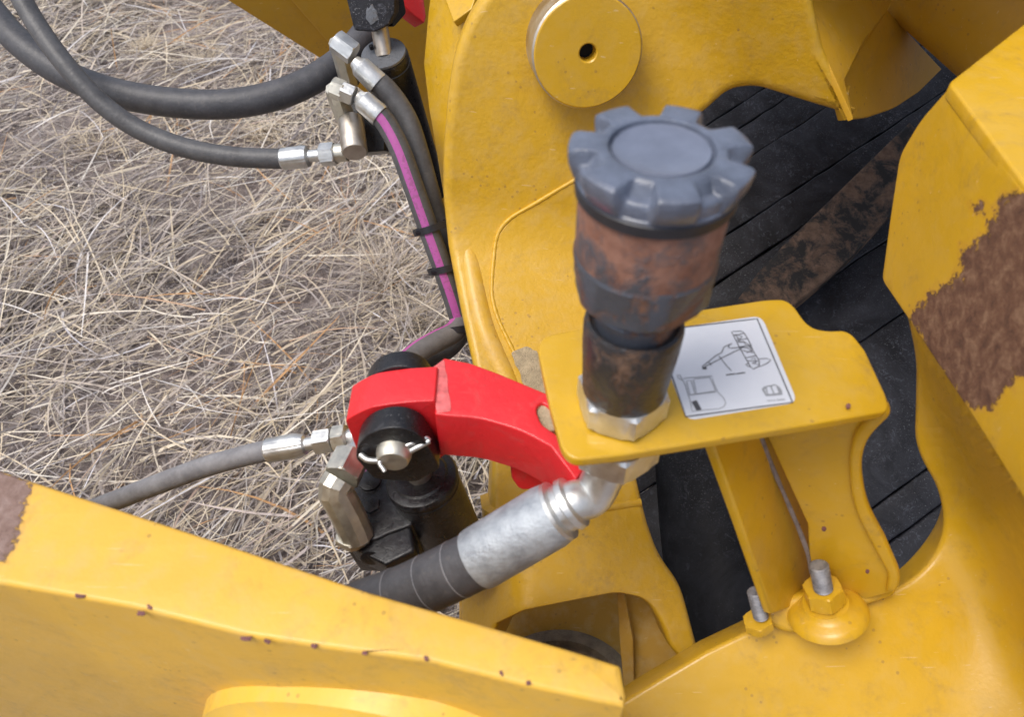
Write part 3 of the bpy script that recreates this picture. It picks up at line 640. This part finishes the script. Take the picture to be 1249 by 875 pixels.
strokes('book_icon', [[K(725, 365), K(765, 350), K(800, 352), K(840, 336), K(870, 342), K(890, 360)], [K(795, 352), K(845, 465)], [K(728, 370), K(755, 470)], [K(888, 372), K(918, 455)]], .0006, INK_G, .00056)
strokes('small_caption', [[K(740 + k * 21, 562 - k * 1.9 + (6 if k % 2 else -6)), K(752 + k * 21, 556 - k * 1.9)] for k in range(6)] + [[K(885 + k * 20, 545 - k * 1.8 - 7), K(888 + k * 20, 552 - k * 1.8 + 5)] for k in range(6)], .0005, INK_G, .00046)

# ------------------------------------------------------------------ hydraulic coupler with its cap
hc = thing('hydraulic_coupler', 'rusty upright hydraulic coupler with a blue grey lobed rubber cap', 'coupler', PP.at(757, 497))
A0 = W(757, 497, .325); AX = (W(808, 178, .2350) - A0).normalized()
_a, _u, _v = frame_of(AX); PH0 = math.atan2(-U_.dot(_v), -U_.dot(_u)) + .05
hexnut('hex_base', A0, AX, .0196, .0135, ZINC, hc, PH0 + .12)
turned('lower_sleeve', A0, AX, [(.0125, .0165), (.0135, .0172), (.040, .0190), (.049, .0192), (.0515, .0186), (.0520, .0172), (.0500, .0160)], RUSTL, hc, 64)
turned('neck', A0, AX, [(.049, .0150), (.055, .0148), (.056, .0158), (.058, .0158), (.059, .0150), (.068, .0150)], RUSTD, hc, 48)
def rf(t, s, r): a = (t - .1) % (math.pi / 3) - math.pi / 6; return min(r, .0250 * .91 / math.cos(a) * (1 if s < .083 else 1.2))
bm_link('hex_collar', lathe(bmesh.new(), A0, AX, [(.064, .0190), (.067, .0236), (.069, .0250), (.0835, .0252), (.085, .0247)], 72, .1, rf), RUSTD, hc, smooth=22)
turned('upper_sleeve', A0, AX, [(.081, .0240), (.084, .0246), (.1110, .0250), (.1135, .0235)], RUSTB, hc, 64)
NL = 7
def lathe2(bm, base, axis, prof, n, g):
    a, u, v = frame_of(axis); rings = []
    for s0, s1, r0, r1 in prof:
        ring = []
        for i in range(n):
            t = 2 * math.pi * i / n; k = g(t); s = s0 * (1 - k) + s1 * k; r = r0 * (1 - k) + r1 * k
            ring.append(bm.verts.new(base + a * s + (u * math.cos(t) + v * math.sin(t)) * r))
        rings.append(ring)
    for A, B in zip(rings, rings[1:]):
        for i in range(n): bm.faces.new((A[i], A[(i + 1) % n], B[(i + 1) % n], B[i]))
    bm.faces.new(rings[0]); bm.faces.new(rings[-1]); return bm
def lob(t):
    x = math.cos(NL * (t - PH0)); return sst(-.62, .12, x)
capb = A0 + AX * .1115
q4 = lambda s, r: (s, s, r, r)
cprof = [q4(0, .0240), q4(.0008, .0256), q4(.0030, .0260), (.0036, .0040, .0254, .0268), (.0085, .0095, .0256, .0284), (.0098, .0132, .0252, .0288), (.0104, .0150, .0244, .0286), (.0106, .0160, .0222, .0276), (.0140, .0164, .0208, .0262), (.0160, .0166, .0200, .0240), q4(.0168, .0186), q4(.0169, .0172), q4(.0164, .0166), q4(.0142, .0163), q4(.0137, .0159), q4(.0138, .0155)]
cprof = [(a * .78, b * .78, c * 1.01, d * 1.01) for a, b, c, d in cprof]
cp = bm_link('rubber_cap', lathe2(bmesh.new(), capb, AX, cprof, 336, lob), CAPM, hc, smooth=40)
turned('cap_skirt', capb - AX * .0035, AX, [(0, .0250), (.0006, .0262), (.0045, .0265), (.0050, .0258)], CAPS, cp, 72)
# raised chamfer steps in the gaps between lobes
turned('cap_disc', capb, AX, [(.0100, .0155), (.0118, .0154), (.0124, .0150), (.0119, .0140), (.0116, .006), (.0117, .0005)], CAPD, cp, 72)
# ------------------------------------------------------------------ hose below the bracket
hz = thing('fat_hose', 'fat black hose with a long galvanised ferrule under the bracket', 'hose', W(640, 650, .37))
b0 = A0 - AX * .0062
turned('bulkhead_thread', b0 - AX * .012, AX, [(0, .0125), (.012, .0125)], ZINC, hz, 32)
hexnut('swivel_nut', b0 - AX * .0235, AX, .0205, .0150, ZINC, hz, PH0 + .05)
e0 = b0 - AX * .022
el = spline([e0, b0 - AX * .030 + cv(-.001, 0, 0), W(724, 603, .362), W(700, 612, .360), W(680, 624, .362)], 12)
bm_link('elbow_tube', tube_bm(el, .0098, 32), ZINC, hz)
f0 = W(694, 616, .361); f1 = W(580, 684, .376); fd = f1 - f0; FL = fd.length
turned('ferrule_collar', f0 - fd.normalized() * .004, fd, [(0, .0105), (.001, .0128), (.004, .0132), (.005, .0118), (.008, .0118), (.009, .0150), (.013, .0150)], ZINC, hz, 48)
turned('ferrule', f0, fd, [(.005, .0128), (.007, .0150), (.012, .0158), (FL - .004, .0158), (FL - .001, .0155), (FL, .0140)], ZINC_W, hz, 64)
hp = spline([f1 - fd.normalized() * .01, f1, W(500, 722, .39), W(430, 748, .405), W(330, 800, .44), W(200, 880, .5)], 10)
bm_link('hose_body', tube_bm(hp, .0147, 40), RUB, hz)
for q in (.012, .030, .048):
    i = min(range(len(hp)), key=lambda k: abs((hp[k] - f1).length - q) + (0 if k > 8 else 9)); t = (hp[i + 1] - hp[i - 1]).normalized()
    bm_link('hose_ring', lathe(bmesh.new(), hp[i], t, [(0, .0146), (.0002, .0149), (.0005, .0149), (.0007, .0146)], 40, cap=False), RUB_L, hz)

# ------------------------------------------------------------------ red lever
rl = thing('red_lever', 'bright red forked locking lever reaching under the bracket plate', 'lever', W(560, 500, .41))
PR = Pl(W(545, 508, .385), UP)
plate('lever_arm', [(540, 436, 4), (575, 443), (610, 456), (660, 477), (712, 498), (722, 560), (702, 585), (672, 545), (636, 525, 20), (585, 510, 15), (545, 507, 3), (530, 505, 3)], PR, .036, .0012, RED, rl, holes=[[(653, 498, 6), (662, 490, 7), (676, 503), (690, 540), (676, 528), (660, 517, 6)]])
PE = pn(480, 524, .4065, -BACK)
eye = [PE.at(*q) for q in rounded([(421, 513, 4), (436, 504, 8), (452, 497, 8), (470, 494, 8), (495, 491), (530, 489, 2), (541, 515), (551, 548, 3), (520, 575, 10), (465, 585, 20), (436, 552, 8)], 5)]
link('lever_eye', plate_mesh(eye, PE, .0235, .0008), RED, rl)
plate('worn_edge', chaikin(jag(0, 0, [(523, 450), (542, 438), (546, 460), (550, 500), (534, 504), (528, 480)], 1.6, 3)), PR.off(.0003), .0012, .0002, RED_W, rl)
plate('lever_foot', [(618, 540), (720, 560), (705, 590), (668, 596), (634, 600, 8), (624, 585)], pn(650, 580, .43, cv(0, -.5, .86)), .02, .002, RED, rl)
turned('slot_bolt', W(668, 514, .392), cv(-.1, .6, .8), [(0, .009), (.004, .0088), (.005, .007)], MUD, rl, 32)
rl2 = thing('red_lever', 'tip of a red lever at the top edge beside the upper cylinder', 'lever', W(505, 5, .66))
plate('lever_arm', [(482, -40), (489, 0), (500, 14, 10), (518, 28, 2), (520, 20), (512, -40)], p3((490, 0, .64), (518, 28, .66), (512, -20, .66)), .012, .001, RED, rl2)

# ------------------------------------------------------------------ lower black cylinder
c1 = thing('hydraulic_cylinder', 'glossy black hydraulic cylinder pinned under the red lever', 'cylinder', W(530, 640, .47))
T1 = W(513, 581, .452); D1 = (W(566, 690, .525) - T1); Rb = .0212
turned('barrel', T1, D1, [(0, .0185), (.001, .0212), (.0025, Rb + .0008), (.005, Rb + .0008), (.0055, Rb - .0004), (.0085, Rb - .0004), (.009, Rb), (D1.length * .95, Rb), (D1.length * .95 + .002, Rb - .002)], BLK, c1, 72)
turned('gland_ring', T1 - D1.normalized() * .0012, D1, [(0, .0155), (.001, .0168), (.004, .0172)], BLK, c1, 48)
turned('piston_rod', T1 - D1.normalized() * .02, D1, [(0, .0075), (.03, .0075)], STEEL, c1, 32)
def ear_pts(cx, cy): return [(cx - 46, cy + 8, 4), (cx - 45, cy - 6, 12), (cx - 32, cy - 22, 14), (cx - 10, cy - 30, 14), (cx + 12, cy - 30, 14), (cx + 30, cy - 23, 14), (cx + 42, cy - 8, 12), (cx + 57, cy + 20, 5), (cx + 28, cy + 37, 6), (cx - 24, cy + 33, 6)]
PEf = pn(480, 552, .395, -BACK)
plate('clevis_ear', ear_pts(480, 552), PEf, .014, .0009, BLK, c1)
PEb = Pl(PEf.p + BACK * .0395, -BACK)
eb = [PEf.at(*q) + BACK * .0395 for q in rounded(ear_pts(478, 550), 6)]
link('clevis_ear', plate_mesh(eb, PEb, .0115, .0009), BLK, c1)
cpn = W(481, 550, .3945)
pn_ = thing('clevis_pin', 'dull steel clevis pin held by a cotter through the black ears', 'pin', cpn)
turned('pin_body', cpn - BACK * -.05, -BACK, [(0, .0093), (.0525, .0093), (.0565, .0080), (.0572, .0074)], NICKEL, pn_, 40)
tube('cotter_pin', [cpn + cv(-.0175, -.0022, .0), cpn + cv(-.012, -.0048, .002), cpn + cv(0, -.004, .0015), cpn + cv(.012, .002, .003), cpn + cv(.0185, .0055, .003)], .0017, ZINC, pn_, 12, raw=True)
tube('cotter_pin', [cpn + cv(-.004, -.010, .006), cpn + cv(-.006, -.004, .0045), cpn + cv(.010, .0045, .0045), cpn + cv(.0165, .0068, .0038), cpn + cv(.0185, .0055, .003)], .0012, ZINC, pn_, 12, raw=True)
# valve block
PVt = Pl(W(450, 640, .455), cv(-.12, .62, .77))
plate('valve_block', [(417, 664, 4), (424, 622), (432, 588, 4), (478, 576), (500, 616), (505, 640, 8), (472, 652), (462, 657), (440, 664)], PVt, .04, .0015, BLK, c1)
plate('valve_block', [(417, 662, 4), (438, 655), (470, 645), (500, 638), (506, 672, 5), (470, 690)], PVt.off(-.002), .021, .002, BLK, c1)
for (qx, qy, rr) in ((452, 588, .0068), (453, 617, .0058)):
    turned('port_plug', PVt.at(qx, qy) - PVt.n * .001, PVt.n, [(0, rr * 1.25), (.0012, rr * 1.25), (.0013, rr * 1.05), (.0028, rr), (.0032, rr * .8)], BLK, c1, 6 if qy > 600 else 32)
turned('port_plug', W(452, 681, .448), cv(0, -.6, .8), [(0, .006), (.0006, .006), (.0012, .0045)], BLK, c1, 32)
hexnut('port_nut', PVt.at(432, 655) - PVt.n * .001, W(420, 622, .435) - PVt.at(432, 655), .0112, .005, NICKEL, c1)
el2 = [PVt.at(436, 656), W(431, 643, .447), W(424, 628, .442), W(415, 611, .437), W(409, 601, .435), W(410, 593, .434), W(415, 585, .435)]
bm_link('elbow_fitting', tube_bm(el2, lambda s: .0100, 12), NICKEL, c1, smooth=20)
e3 = W(416, 584, .435); hexnut('elbow_nut', e3, W(431, 554, .447) - e3, .0112, .0165, NICKEL, c1, .5)
tube('elbow_stem', [W(424, 568, .441), W(431, 555, .446), W(436, 546, .452), W(438, 538, .46)], .0066, ZINC, c1, raw=True)
# hose to it from the left
h1 = thing('hydraulic_hose', 'grey hose with silver crimp fitting entering from lower left above the arm', 'hose', W(250, 590, .46))
hp1 = spline([W(40, 650, .52), W(130, 615, .50), W(190, 592, .485), W(250, 570, .475), W(300, 556, .468), W(330, 549, .464)], 10)
bm_link('hose_body', tube_bm(hp1, .0066, 28), RUB_L, h1)
fa = W(326, 550, .464); fb = W(388, 540, .458); dv = fb - fa
crimped('ferrule', fa, dv, [(0, .0068), (.001, .0076), (.018, .0076), (.021, .0072), (.025, .0058), (.026, .0040), (.034, .0040)], ZINC, h1)
hexnut('hose_nut', W(386, 540, .458), dv, .0082, .011, ZINC, h1, .4)
hexnut('hose_nut', W(409, 537, .457), dv, .0090, .008, NICKEL, h1, .2)
turned('fitting_stem', W(424, 534, .457), dv, [(0, .0052), (.014, .0052)], ZINC, h1, 24)

# ------------------------------------------------------------------ upper black cylinder and its fittings
c2 = thing('hydraulic_cylinder', 'black hydraulic cylinder with a scuffed top face at the upper left', 'cylinder', W(490, 120, .62))
T2 = W(468, 66, .60); D2 = (W(530, 262, .77) - T2); a2 = D2.normalized()
tn = cv(.10, -.10, .0)
a2 = (a2 * 1.0).normalized()
turned('barrel', T2, a2, [(0, .0150), (.0008, .0182), (.003, .0190), (.006, .0190), (.0065, .0183), (.009, .0183), (.0095, .0192), (.16, .0192)], BLK, c2, 72)
GL = rusty('scuffed_gland', (.17, .18, .20), .36, 90, .4, .5, (.08, .05, .04), (.16, .12, .1))
turned('gland_face', T2 - a2 * .0016, a2, [(0, .0095), (.0, .0175), (.0010, .0180), (.0018, .0180)], GL, c2, 64)
for dx, dy in ((-15, -9), (14, 7)):
    turned('spanner_hole', W(468 + dx, 66 + dy, .5965) - a2 * .0012, a2, [(0, .0018), (.003, .0018)], BLK_D, c2, 16)
turned('piston_rod', T2 + a2 * .002, -(W(474, 95, .6) - W(462, 25, .59)), [(0, .0068), (.06, .0068)], STEEL, c2, 32)
plate('rod_clevis', [(418, -40), (423, 0), (432, 37, 4), (458, 39, 6), (474, 30), (482, 15), (482, -40)], p3((430, 30, .58), (480, 10, .575), (440, -30, .565)), .024, .0015, BLK_T, c2)
plate('rod_clevis', [(478, -40), (482, 0), (480, 34, 4), (496, 16, 4), (486, -40)], p3((482, 30, .60), (496, 14, .61), (482, -30, .59)), .01, .001, BLK, c2)
plate('grease_smear', chaikin(jag(0, 0, [(447, 10), (455, 4), (460, 14), (462, 24), (452, 30), (446, 22)], 2.5, 3)), p3((430, 30, .58), (480, 10, .575), (440, -30, .565)).off(.0004), .0008, .0001, GL, c2)
plate('valve_block', [(408, 128), (440, 118), (470, 130), (469, 184, 2), (425, 188), (416, 172)], pn(440, 150, .595, cv(-.2, -.2, .95)), .03, .0015, BLK, c2)
turned('plug_fitting', W(428, 146, .585), W(433, 189, .572) - W(428, 146, .585), [(0, .0085), (.001, .0098), (.030, .0098), (.0315, .0088)], STEEL, c2, 40)
# upper-left hoses
h2 = thing('hydraulic_hose', 'thick dark hose sagging across the top left corner', 'hose', W(200, 120, .62))
hp2 = spline([W(*q) for q in ((-60, -45, .66), (-20, 2, .65), (20, 48, .64), (70, 85, .635), (130, 110, .63), (200, 124, .625), (275, 127, .625), (340, 115, .63), (390, 92, .64), (425, 65, .655), (455, 25, .67), (475, -30, .69))], 10)
bm_link('hose_body', tube_bm(hp2, .0119, 36), RUB, h2)
h3 = thing('hydraulic_hose', 'thinner dark hose crossing over the thick one to a silver fitting', 'hose', W(200, 170, .58))
hp3 = spline([W(*q) for q in ((-10, -80, .58), (22, -10, .58), (50, 38, .58), (85, 85, .58), (125, 127, .585), (170, 158, .59), (225, 180, .59), (285, 191, .59), (350, 194, .588))], 10)
bm_link('hose_body', tube_bm(hp3, .0077, 32), RUB_M, h3)
fa = W(344, 194, .588); dv = W(400, 188, .583) - fa
crimped('ferrule', fa, dv, [(0, .0078), (.001, .0084), (.018, .0084), (.021, .0076), (.0225, .0045), (.031, .0045)], ZINC, h3)
hexnut('hose_nut', W(392, 189, .583), dv, .0088, .011, ZINC, h3, .3)
turned('fitting_stem', W(408, 187, .583), dv, [(0, .0070), (.010, .0070)], NICKEL, h3, 24)
# two hoses running down beside the casting
h4 = thing('hydraulic_hose', 'grey hose from the upper elbow running down behind the purple banded hose', 'hose', W(500, 180, .6))
hp4 = spline([W(*q) for q in ((452, 93, .572), (474, 112, .575), (496, 145, .58), (510, 185, .585), (522, 228, .59), (535, 275, .60), (548, 325, .605), (560, 370, .615), (564, 398, .62), (548, 424, .62), (515, 442, .60), (492, 470, .58), (482, 520, .55), (474, 570, .52), (470, 610, .50))], 10)
bm_link('hose_body', tube_bm(hp4, .0082, 32), RUB_M, h4)
fa = W(432, 74, .568); dv = W(456, 97, .572) - fa
crimped('ferrule', fa, dv, [(0, .0045), (.003, .0056), (.006, .0078), (.022, .0090), (.0235, .0088)], ZINC, h4)
tube('elbow_leg', [W(427, 102, .598), W(421, 78, .585), W(416, 60, .574), W(413, 50, .568)], .0078, NICKEL, h4, 8, raw=True, smooth=20)
hexnut('elbow_nut', W(409, 49, .566), W(440, 72, .569) - W(409, 49, .566), .0088, .0165, ZINC, h4, .3)
h5 = thing('hydraulic_hose', 'hose with a bright purple band running down beside the casting', 'hose', W(500, 220, .58))
hp5 = spline([W(*q) for q in ((458, 135, .560), (472, 152, .562), (488, 183, .565), (503, 224, .57), (521, 275, .578), (538, 322, .585), (552, 362, .592), (560, 388, .598))], 10)
bm_link('hose_body', tube_bm(hp5, .0078, 40, roll=.55), RUB_P, h5)
fa = W(436, 117, .558); dv = W(460, 138, .560) - fa
crimped('ferrule', fa, dv, [(0, .0045), (.002, .0054), (.005, .0078), (.020, .0086), (.0215, .0084)], ZINC, h5)
tube('elbow_leg', [W(424, 150, .592), W(416, 130, .578), W(411, 116, .566), W(409, 108, .560)], .0075, NICKEL, h5, 8, raw=True, smooth=20)
hexnut('elbow_nut', W(405, 106, .557), W(440, 120, .558) - W(405, 106, .557), .0078, .0095, NICKEL, h5, .2)
hexnut('elbow_nut', W(417, 111, .557), W(440, 121, .558) - W(417, 111, .557), .0078, .0095, ZINC, h5, .7)
h6 = thing('hydraulic_hose', 'short dusty hose with a purple edge bending behind the red lever', 'hose', W(530, 420, .58))
hp6 = spline([W(*q) for q in ((563, 375, .60), (562, 392, .598), (553, 406, .590), (530, 418, .580), (505, 434, .570), (480, 462, .555), (466, 510, .535), (458, 560, .51), (452, 600, .49))], 10)
bm_link('hose_body', tube_bm(hp6, .0085, 40), RUB_P2, h6)
def tie(a, b, lab, r=.0013, up=.0118):
    A = W(*a); B = W(*b); t = thing('cable_tie', lab, 'cable tie', A.lerp(B, .5)); c = A.lerp(B, .5); u = (B - A) / 2; ax_ = (hp5[40] - hp5[35]).normalized()
    v = u.cross(ax_).normalized() * up
    se = lambda z: math.copysign(abs(z) ** .6, z)
    pts = [c + u * se(math.cos(q)) * 1.12 + v * se(math.sin(q)) for q in np.linspace(0, 2 * math.pi, 57)]
    bm = bmesh.new(); wv = ax_ * .0026; rings = []
    for i, p in enumerate(pts[:-1]):
        o = (p - c).normalized() * .0011
        rings.append([bm.verts.new(q) for q in (p - wv, p + wv, p + wv + o, p - wv + o)])
    for i in range(len(rings)):
        P, Q2 = rings[i], rings[(i + 1) % len(rings)]
        for k in range(4): bm.faces.new((P[k], P[(k + 1) % 4], Q2[(k + 1) % 4], Q2[k]))
    bm_link('strap', bm, TIE, t)
    hb = bmesh.new(); bmesh.ops.create_cube(hb, size=1); bmesh.ops.scale(hb, verts=hb.verts, vec=(.006, .0045, .005)); bmesh.ops.translate(hb, verts=hb.verts, vec=A + (CAM - A).normalized() * .003)
    bmesh.ops.bevel(hb, geom=hb.edges, offset=.0008, segments=2, affect='EDGES'); bm_link('lock_head', hb, TIE, t)
tie((512, 283, .578), (542, 272, .59), 'upper black cable tie round the two hoses beside the casting')
tie((531, 331, .584), (562, 322, .60), 'middle black cable tie round the two hoses beside the casting')
tie((545, 404, .588), (572, 400, .605), 'lowest black cable tie at the bend above the red lever')
